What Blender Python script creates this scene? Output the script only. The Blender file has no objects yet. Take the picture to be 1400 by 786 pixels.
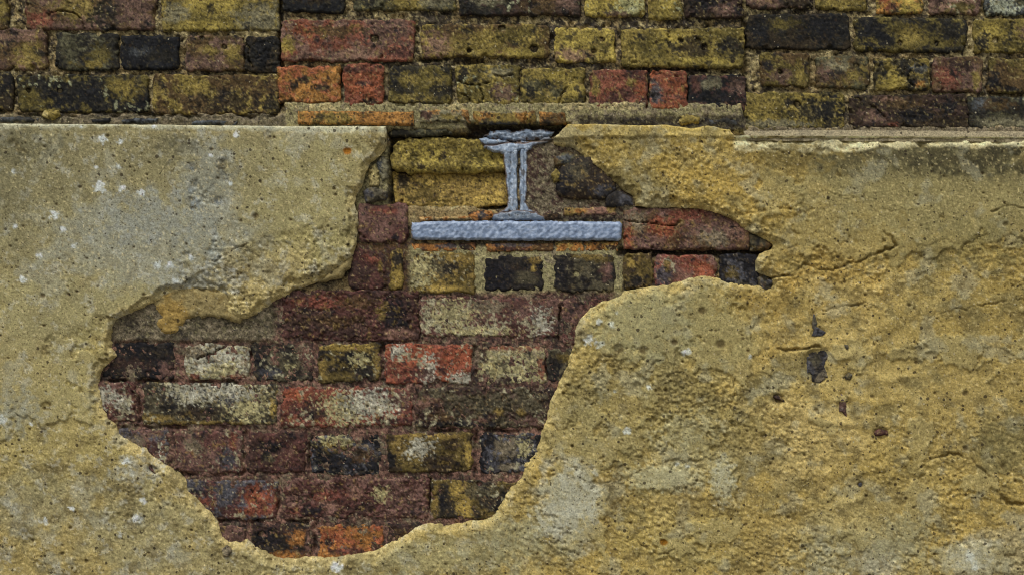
import bpy, math, random
import numpy as np

# ------------------------------------------------------------------ camera, sky, sun, exposure
MM = 0.0012            # metres of wall per unit of the measured elevation (1 unit = 1.2 mm)
ZC = 1.0               # height of the middle of the surveyed elevation above the pavement
DIST = 2.6             # camera distance from the brick face
sc = bpy.context.scene
cam_d = bpy.data.cameras.new("camera")
cam = bpy.data.objects.new("camera", cam_d)
sc.collection.objects.link(cam)
cam.location = (0, -DIST, ZC)
cam.rotation_euler = (math.radians(90), 0, 0)
cam_d.sensor_width = 36
cam_d.lens = 36 * DIST / (1400 * MM)
cam_d.clip_start = 0.05
cam_d.clip_end = 500
sc.camera = cam

SUN_EL, SUN_AZ = math.radians(58), math.radians(-22)     # azimuth from straight out of the wall, - = left
w = bpy.data.worlds.new("World"); sc.world = w; w.use_nodes = True
nt = w.node_tree; nt.nodes.clear()
wo = nt.nodes.new('ShaderNodeOutputWorld'); bg = nt.nodes.new('ShaderNodeBackground')
sky = nt.nodes.new('ShaderNodeTexSky'); sky.sky_type = 'NISHITA'; sky.sun_disc = False
sky.sun_elevation = SUN_EL; sky.sun_rotation = math.radians(180) - SUN_AZ
sky.air_density = 1.0; sky.dust_density = 5.0; sky.ozone_density = 1.0
hs = nt.nodes.new('ShaderNodeHueSaturation'); hs.inputs['Saturation'].default_value = 0.22   # grey overcast
nt.links.new(sky.outputs[0], hs.inputs['Color']); nt.links.new(hs.outputs[0], bg.inputs[0])
bg.inputs[1].default_value = 0.085
nt.links.new(bg.outputs[0], wo.inputs[0])
sl = bpy.data.lights.new("sun", 'SUN'); sl.energy = 1.5; sl.angle = math.radians(22); sl.color = (1, .985, .93)
so = bpy.data.objects.new("sun", sl); sc.collection.objects.link(so)
from mathutils import Vector
sd_ = Vector((math.sin(SUN_AZ) * math.cos(SUN_EL), -math.cos(SUN_AZ) * math.cos(SUN_EL), math.sin(SUN_EL)))
so.rotation_euler = sd_.to_track_quat('Z', 'Y').to_euler(); so.location = (-3, -6, 8)
sc.view_settings.view_transform = 'Standard'; sc.view_settings.look = 'None'
sc.cycles.filter_width = 1.05
sc.view_settings.exposure = 0.0; sc.view_settings.gamma = 1

# ------------------------------------------------------------------ noise and colour helpers
rng = np.random.default_rng(11)
_P = np.concatenate([rng.permutation(256)] * 2).astype(np.int32)
_A = np.linspace(0, 2 * np.pi, 256, endpoint=False)
_GX, _GY = np.cos(_A).astype(np.float32), np.sin(_A).astype(np.float32)

def noise(x, y, seed=0):
    x = np.asarray(x, np.float32) + np.float32(seed * 17.37 + 300.5); y = np.asarray(y, np.float32) + np.float32(seed * 9.71 + 300.5)
    xi = np.floor(x).astype(np.int32); yi = np.floor(y).astype(np.int32)
    xf = x - xi; yf = y - yi
    u = xf * xf * xf * (xf * (xf * 6 - 15) + 10); v = yf * yf * yf * (yf * (yf * 6 - 15) + 10)
    xi &= 255; yi &= 255
    def g(ix, iy, fx, fy):
        h = _P[_P[ix & 255] + (iy & 255)]
        return _GX[h] * fx + _GY[h] * fy
    a = g(xi, yi, xf, yf); b = g(xi + 1, yi, xf - 1, yf)
    c = g(xi, yi + 1, xf, yf - 1); d = g(xi + 1, yi + 1, xf - 1, yf - 1)
    a = a + u * (b - a); c = c + u * (d - c)
    return (a + v * (c - a)) * 1.5

def fbm(x, y, scale, octv=3, seed=0, gain=.55):
    s = 0; a = 1; t = 0; f = 1 / scale
    for i in range(octv):
        s = s + a * noise(x * f, y * f, seed + i * 3.1); t += a; a *= gain; f *= 2.03
    return s / t * 1.25

def ridge(x, y, scale, octv=3, seed=0):
    s = 0; a = 1; t = 0; f = 1 / scale
    for i in range(octv):
        s = s + a * (1 - 2 * np.abs(noise(x * f, y * f, seed + i * 3.1))); t += a; a *= .5; f *= 2.1
    return s / t

def sstep(a, b, x):
    t = np.clip((x - a) / (b - a), 0, 1)
    return t * t * (3 - 2 * t)

def lin(c):
    c = np.asarray(c, np.float64) / 255
    return np.where(c <= .04045, c / 12.92, ((c + .055) / 1.055) ** 2.4)

def mixc(col, m, c):
    return col + m[..., None] * (np.asarray(c) - col)

PAL = {k: lin(v) / 1.18 for k, v in dict(
    K=(40, 39, 44), k=(56, 51, 46), d=(68, 55, 42), o=(112, 96, 52), y=(148, 125, 68), Y=(178, 152, 80),
    r=(142, 84, 68), R=(162, 92, 66), O=(178, 122, 66), m=(124, 94, 84), M=(100, 66, 60), b=(104, 80, 54),
    g=(100, 93, 72), w=(174, 171, 152), l=(172, 163, 118), s=(176, 154, 108), p=(150, 114, 98), v=(92, 92, 98),
    q=(140, 128, 104), B=(80, 60, 54)).items()}

# ------------------------------------------------------------------ materials
def material(name, rough, grain, speck=0.0, white=0.0, bump=.4, bscale=900, spec=.25):
    m = bpy.data.materials.new(name); m.use_nodes = True
    t = m.node_tree; N = t.nodes; L = t.links
    b = N['Principled BSDF']; b.inputs['Roughness'].default_value = rough
    b.inputs['Specular IOR Level'].default_value = spec
    at = N.new('ShaderNodeAttribute'); at.attribute_name = 'Col'
    ge = N.new('ShaderNodeNewGeometry')
    n1 = N.new('ShaderNodeTexNoise'); n1.inputs['Scale'].default_value = bscale * .45; n1.inputs['Detail'].default_value = 4
    L.new(ge.outputs['Position'], n1.inputs['Vector'])
    mr = N.new('ShaderNodeMapRange'); mr.inputs[1].default_value = .25; mr.inputs[2].default_value = .75
    mr.inputs[3].default_value = 1 - grain; mr.inputs[4].default_value = 1 + grain
    L.new(n1.outputs[0], mr.inputs[0])
    mu = N.new('ShaderNodeMix'); mu.data_type = 'RGBA'; mu.blend_type = 'MULTIPLY'; mu.inputs[0].default_value = 1
    L.new(at.outputs['Color'], mu.inputs[6]); L.new(mr.outputs[0], mu.inputs[7])
    last = mu.outputs[2]
    def dots(scale, thr, size, colr, amount, last):
        v = N.new('ShaderNodeTexVoronoi'); v.inputs['Scale'].default_value = scale
        L.new(ge.outputs['Position'], v.inputs['Vector'])
        sx = N.new('ShaderNodeSeparateColor'); L.new(v.outputs['Color'], sx.inputs[0])
        a = N.new('ShaderNodeMath'); a.operation = 'GREATER_THAN'; a.inputs[1].default_value = thr
        L.new(sx.outputs[0], a.inputs[0])
        szm = N.new('ShaderNodeMath'); szm.operation = 'MULTIPLY'; szm.inputs[1].default_value = size
        L.new(sx.outputs[1], szm.inputs[0])
        c = N.new('ShaderNodeMath'); c.operation = 'LESS_THAN'
        L.new(v.outputs['Distance'], c.inputs[0]); L.new(szm.outputs[0], c.inputs[1])
        d = N.new('ShaderNodeMath'); d.operation = 'MULTIPLY'; L.new(a.outputs[0], d.inputs[0]); L.new(c.outputs[0], d.inputs[1])
        e = N.new('ShaderNodeMath'); e.operation = 'MULTIPLY'; e.inputs[1].default_value = amount; L.new(d.outputs[0], e.inputs[0])
        x = N.new('ShaderNodeMix'); x.data_type = 'RGBA'; x.inputs[7].default_value = (*lin(colr), 1)
        L.new(e.outputs[0], x.inputs[0]); L.new(last, x.inputs[6])
        return x.outputs[2]
    if speck: last = dots(190, 1 - speck, .6, (52, 42, 32), .8, dots(420, 1 - speck * 1.6, .6, (70, 56, 38), .7, last))
    if white: last = dots(330, 1 - white, .5, (196, 186, 156), .7, last)
    L.new(last, b.inputs['Base Color'])
    n2 = N.new('ShaderNodeTexNoise'); n2.inputs['Scale'].default_value = bscale; n2.inputs['Detail'].default_value = 3
    L.new(ge.outputs['Position'], n2.inputs['Vector'])
    bp = N.new('ShaderNodeBump'); bp.inputs['Strength'].default_value = bump; bp.inputs['Distance'].default_value = .0015
    L.new(n2.outputs[0], bp.inputs['Height']); L.new(bp.outputs[0], b.inputs['Normal'])
    return m

M_BRICK = material('weathered_brick', .88, .5, .03, .012, bump=.4)
M_MORTAR = material('lime_mortar', .95, .65, .03, .03, bump=.8)
M_RENDER = material('cement_render', .93, .4, .05, .03, bump=.6)
M_STEEL = material('painted_steel', .4, .10, 0, 0, bump=.25, bscale=500, spec=.4)
M_STONE = material('flint_stone', .75, .4, .02, .01)
M_TILE = material('clay_tile', .88, .35, .2, .01)

# ------------------------------------------------------------------ slabs: an outline with real relief and depth
COL = sc.collection

def roughen(poly, amp, scale, seed, res=2.5):
    p = np.asarray(poly, float); out = []
    for i in range(len(p)):
        a = p[i]; b = p[(i + 1) % len(p)]; d = b - a; l = np.hypot(*d); n = max(1, int(l / res))
        if l > 3000: n = 1
        t = np.arange(n)[:, None] / n
        out.append(a + t * d)
    q = np.concatenate(out)
    if amp:
        q = q + amp * np.stack([fbm(q[:, 0], q[:, 1], scale, 3, seed), fbm(q[:, 0], q[:, 1], scale, 3, seed + 40)], 1) * 1.6
        tp = (np.concatenate(out)[:, 1] < 178) | ((np.concatenate(out)[:, 0] > 1003) & (np.concatenate(out)[:, 1] < 195)); q[:, 1] = np.where(tp & (seed == 7), q[:, 1] * .25 + .75 * np.concatenate(out)[:, 1], q[:, 1])
        q = q + .38 * amp * (np.where(tp, .2, 1)[:, None] if seed == 7 else 1)  * np.stack([fbm(q[:, 0], q[:, 1], 6, 2, seed + 50), fbm(q[:, 0], q[:, 1], 6, 2, seed + 60)], 1) * 1.6
    return q

def sdf(xs, ys, poly, R=30.):
    ny, nx = len(ys), len(xs)
    D = np.full((ny, nx), R * R, np.float64); NX = np.zeros((ny, nx)); NY = np.zeros((ny, nx)); ins = np.zeros((ny, nx), bool)
    for i in range(len(poly)):
        ax, ay = poly[i]; bx, by = poly[(i + 1) % len(poly)]
        if ay != by:
            j0 = np.searchsorted(ys, min(ay, by)); j1 = np.searchsorted(ys, max(ay, by))
            if j1 > j0:
                xi = ax + (ys[j0:j1] - ay) / (by - ay) * (bx - ax)
                ins[j0:j1] ^= xs[None, :] < xi[:, None]
        i0 = np.searchsorted(xs, min(ax, bx) - R); i1 = np.searchsorted(xs, max(ax, bx) + R)
        j0 = np.searchsorted(ys, min(ay, by) - R); j1 = np.searchsorted(ys, max(ay, by) + R)
        if i1 <= i0 or j1 <= j0: continue
        X = xs[None, i0:i1]; Y = ys[j0:j1, None]
        dx, dy = bx - ax, by - ay; ll = dx * dx + dy * dy + 1e-9
        t = np.clip(((X - ax) * dx + (Y - ay) * dy) / ll, 0, 1)
        qx = ax + t * dx; qy = ay + t * dy
        d = (X - qx) ** 2 + (Y - qy) ** 2
        s = D[j0:j1, i0:i1]; m = d < s
        s[m] = d[m]; NX[j0:j1, i0:i1][m] = qx[m]; NY[j0:j1, i0:i1][m] = qy[m]
    d = np.sqrt(D)
    return np.where(ins, d, -d), NX, NY

def new_mesh(name, verts, quads, cols):
    me = bpy.data.meshes.new(name)
    me.vertices.add(len(verts)); me.vertices.foreach_set('co', verts.astype(np.float32).ravel())
    me.loops.add(quads.size); me.loops.foreach_set('vertex_index', quads.astype(np.int32).ravel())
    me.polygons.add(len(quads)); me.polygons.foreach_set('loop_start', np.arange(0, quads.size, 4, dtype=np.int32))
    me.polygons.foreach_set('use_smooth', np.ones(len(quads), bool))
    me.update(calc_edges=True); me.validate()
    a = me.attributes.new('Col', 'FLOAT_COLOR', 'POINT')
    c = np.ones((len(verts), 4), np.float32); c[:, :3] = np.clip(cols, .008, .8)
    a.data.foreach_set('color', c.ravel())
    return me

def slab(name, parent, poly, hfun, cfun, mat, step=1.6, back=60., plane=0., amp=2., scale=22., seed=0, xs=None, ys=None, label=None):
    """outline in elevation units; hfun gives relief in mm towards the street; plane is the mean relief used for perspective"""
    poly = roughen(poly, amp, scale, seed)
    if xs is None:
        xs = np.arange(poly[:, 0].min() - step * 1.3, poly[:, 0].max() + step * 2, step)
        ys = np.arange(poly[:, 1].min() - step * 1.3, poly[:, 1].max() + step * 2, step)
    sd, NX, NY = sdf(xs, ys, poly)
    X, Y = np.meshgrid(xs, ys)
    ins = sd > 0
    keep = ins[:-1, :-1] | ins[1:, :-1] | ins[:-1, 1:] | ins[1:, 1:]
    out = (~ins) & (np.abs(sd) < 29.9)
    X = np.where(out, NX, X); Y = np.where(out, NY, Y); sd = np.where(ins, sd, 0)
    used = np.zeros_like(ins)
    used[:-1, :-1] |= keep; used[1:, :-1] |= keep; used[:-1, 1:] |= keep; used[1:, 1:] |= keep
    idx = np.full(used.shape, -1, np.int64); n = used.sum(); idx[used] = np.arange(n)
    x, y, s = X[used], Y[used], sd[used]
    h = hfun(x, y, s); col = cfun(x, y, s, h)
    k = 1 - plane / 1000 / DIST
    co = np.stack([(x - 700) * MM * k, -h / 1000, ZC + (393 - y) * MM * k], 1)
    a, b, c, d = idx[:-1, :-1][keep], idx[:-1, 1:][keep], idx[1:, 1:][keep], idx[1:, :-1][keep]
    q = np.stack([a, d, c, b], 1)
    e = np.concatenate([q[:, [0, 1]], q[:, [1, 2]], q[:, [2, 3]], q[:, [3, 0]]])
    key = e[:, 0] * n + e[:, 1]; rev = e[:, 1] * n + e[:, 0]
    be = e[~np.isin(key, rev)]
    bv, inv = np.unique(be.ravel(), return_inverse=True); inv = inv.reshape(-1, 2)
    f0 = n; b0 = n + len(bv)
    front = co[bv]; rear = front.copy(); rear[:, 1] = back / 1000
    side = np.stack([inv[:, 1] + f0, inv[:, 0] + f0, inv[:, 0] + b0, inv[:, 1] + b0], 1)
    V = np.concatenate([co, front, rear]); Q = np.concatenate([q, side]); C = np.concatenate([col, col[bv], col[bv]])
    cen = V.min(0) * .5 + V.max(0) * .5
    me = new_mesh(name, V - cen, Q, C); me.materials.append(mat)
    o = bpy.data.objects.new(name, me); COL.objects.link(o); o.location = cen
    if parent is not None: o.parent = parent
    if label: o['label'] = label
    return o

def thing(name, label, cat, loc):
    o = bpy.data.objects.new(name, None); COL.objects.link(o); o.location = (0, 0, 0)
    o['label'] = label; o['category'] = cat; o['kind'] = 'thing'
    o.empty_display_size = .1
    return o

def line_dist(x, y, pts):
    d = np.full(x.shape, 1e9)
    for (ax, ay), (bx, by) in zip(pts[:-1], pts[1:]):
        dx, dy = bx - ax, by - ay
        t = np.clip(((x - ax) * dx + (y - ay) * dy) / (dx * dx + dy * dy + 1e-9), 0, 1)
        d = np.minimum(d, np.hypot(x - ax - t * dx, y - ay - t * dy))
    return d

def ell(x, y, cx, cy, rx, ry, wob=.45, seed=0, edge=.25):
    d = np.hypot((x - cx) / rx, (y - cy) / ry)
    s = max(6., .5 * min(rx, ry))
    d = d + wob * fbm(x, y, s, 3, seed + cx * .013 + cy * .017)
    return 1 - sstep(1 - edge, 1 + edge, d)

def box(x, y, x0, y0, x1, y1, soft=6, wob=6, seed=0):
    n = fbm(x, y, 18, 3, seed) * wob
    d = np.minimum(np.minimum(x - x0, x1 - x), np.minimum(y - y0, y1 - y)) + n
    return sstep(-soft, soft, d)

# ------------------------------------------------------------------ brick wall
wall = thing('brick_wall', 'old wall of sooty yellow and red bricks, bare above and through the broken render', 'brick wall', (0, 0, 0))

# cracks and holes in the bricks: polylines and round holes measured on the elevation
CRACKS = [[(66, 20), (75, 16), (92, 15), (105, 20), (112, 30), (116, 40)], [(334, 55), (341, 66), (338, 80), (345, 92)],
          [(625, 111), (645, 117), (680, 112)], [(655, 116), (661, 137)], [(624, 128), (636, 130), (645, 141)],
          [(785, 106), (775, 120), (767, 133), (763, 148)], [(915, 38), (913, 55), (916, 72), (915, 92)],
          [(1164, 133), (1185, 140), (1205, 155), (1222, 175)], [(1245, 98), (1240, 110), (1252, 120)],
          [(853, 303), (880, 303), (905, 308), (920, 310), (932, 302)], 
          [(268, 490), (290, 484), (312, 470)], [(284, 484), (287, 496)], [(487, 655), (489, 690)], [(340, 662), (352, 690)],
          [(425, 595), (440, 610), (462, 612), (478, 622)], [(676, 102), (690, 106), (702, 100)]]
HOLES = [(512, 53, 5), (39, 124, 3), (82, 125, 3), (686, 39, 4), (812, 70, 3), (823, 54, 3), (931, 55, 3), (955, 55, 3),
         (963, 65, 4), (1231, 59, 3), (1281, 60, 3), (1090, 142, 4), (1171, 90, 3), (686, 523, 6), (275, 52, 3), (569, 18, 2),
         (641, 69, 3), (730, 67, 5), (1362, 55, 4), (1067, 99, 3), (358, 730, 4), (306, 64, 3), (655, 661, 3), (788, 375, 3)]

def brick_surface(spec, seed, rect):
    x0, y0, x1, y1 = rect
    W, H = x1 - x0, y1 - y0
    c1, c2, soot, lich, rough, patches = spec
    up = .10 if y1 < 180 else 0
    tilt = rng.uniform(-1, 1, 2); off = rng.uniform(-1.6, 1.6)
    r0 = rng.uniform(1.6, 3.4)
    def h(x, y, s):
        v = off + 1.5 * tilt[0] * (x - x0 - W / 2) / W + 1.2 * tilt[1] * (y - y0 - H / 2) / H
        v = v + rough * (.8 * fbm(x, y, 34, 3, seed) + .45 * fbm(x, y, 9, 3, seed + 5) + .6 * ridge(x, y, 20, 3, seed + 6)) + (.12 + .16 * rough) * fbm(x, y, 3.4, 2, seed + 9)
        # knocked-off arrises
        e = np.clip(1 - s / (r0 * (1 + .7 * fbm(x, y, 16, 2, seed + 3))), 0, 1)
        v = v - 3.2 * e * e
        chip = sstep(.24, .32, fbm(x, y, 15, 3, seed + 7) - s / 20.)
        v = v - 4.5 * chip
        lv = fbm(x, y, 30, 4, seed + 15)                     # spalled layers
        v = v + 3.2 * min(rough, 3) * (np.floor(lv * 3 + .5) / 3 - lv * .8)
        pit = sstep(.52, .66, fbm(x, y, 5, 2, seed + 13)); v = v - 1.5 * pit
        for p in CRACKS:
            if any(x0 - 5 < q[0] < x1 + 5 and y0 - 5 < q[1] < y1 + 5 for q in p):
                d = line_dist(x + 2.5 * fbm(x, y, 7, 2, 3), y + 2.5 * fbm(x, y, 7, 2, 8), p)
                v = v - 9 * (1 - sstep(.3, 1.25, d)) * np.clip(.8 + 1.4 * fbm(x, y, 14, 2, 17), .1, 1.2)
        for (a, b, r) in HOLES:
            if x0 < a < x1 and y0 < b < y1:
                v = v - 16 * (1 - sstep(.6, 1.15, np.hypot((x - a) * .9, y - b) / r + .35 * fbm(x, y, 5, 2, 4)))
        return v
    def c(x, y, s, hh):
        n1 = fbm(x, y, 34, 3, seed + 20); n2 = fbm(x, y, 10, 3, seed + 23); n3 = fbm(x, y, 3.6, 2, seed + 26)
        col = np.repeat(PAL[c1][None], len(x), 0)
        col = mixc(col, .9 * sstep(-.12, .25, n1 + .5 * n2 + .25 * n3), PAL[c2])
        for (pc, cx, cy, rx, ry) in patches:
            d = np.hypot((x - x0 - cx * W) / (rx * W), (y - y0 - cy * H) / (ry * H))
            if pc in 'wl':                                   # crusts: crisp, broken up
                hf = .55 * fbm(x, y, 9, 3, seed + 70) + .8 * fbm(x, y, 4, 3, seed + 71)
                col = mixc(col, .92 * sstep(.0, .16, .78 - .62 * d + hf), PAL[pc])
            else:
                col = mixc(col, .88 * (1 - sstep(.6, 1.2, d + .9 * n2 + .5 * n3)), PAL[pc])
        ns = fbm(x, y, 26, 3, seed + 30) + .6 * fbm(x, y, 6, 3, seed + 33)
        col = mixc(col, .8 * sstep(.42 - soot - up, .78 - soot - up, ns), PAL['K'])
        # drifting lighter and darker smears, then dust and lichen crust
        sm = fbm(x * .8 + y * .3, y - x * .2, 18, 4, seed + 80)
        col = col * (1 + .55 * sm)[:, None]
        dim = .3 if c1 in 'Kkv' else 1
        col = mixc(col, .55 * dim * sstep(.3, .6, fbm(x, y, 12, 3, seed + 50) + .3 * n3), PAL['y'] if seed % 3 else PAL['b'])
        if lich:
            lich_ = lich + (.07 if y0 > 400 else 0)
            nl = fbm(x, y, 40, 2, seed + 36) * .6 + .9 * fbm(x, y, 7, 3, seed + 39)
            col = mixc(col, .85 * sstep(.5 - lich_, .66 - lich_, nl), PAL['w'] * .45 + PAL['l'] * .5)
        col = mixc(col, .5 * dim * sstep(.35, .6, fbm(x, y, 4.5, 2, seed + 60)), PAL['s'])
        col = mixc(col, .75 * sstep(.38, .55, fbm(x, y, 4, 2, seed + 66)), PAL['K'])
        col = col * np.clip(1 + .42 * n2 + .6 * n3, .3, 2)[:, None]
        col = col * (np.clip(col.mean(1), .01, 1) / .12)[:, None] ** .2
        if y1 < 270: col = col * np.array([.95, 1.05, .98]) if c1 != 'O' else col * np.array([.93, 1.04, 1.0])
        for (a, b, r) in HOLES:
            if x0 < a < x1 and y0 < b < y1:
                col = mixc(col, .8 * (1 - sstep(.8, 1.2, np.hypot(x - a, y - b) / r)), PAL['K'])
        return col
    return h, c

def rrect(x0, y0, x1, y1, r, j):
    q = [(x0 + r, y0), (x1 - r, y0), (x1, y0 + r), (x1, y1 - r), (x1 - r, y1), (x0 + r, y1), (x0, y1 - r), (x0, y0 + r)]
    return [(a + rng.uniform(-j, j), b + rng.uniform(-j, j)) for a, b in q]

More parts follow.
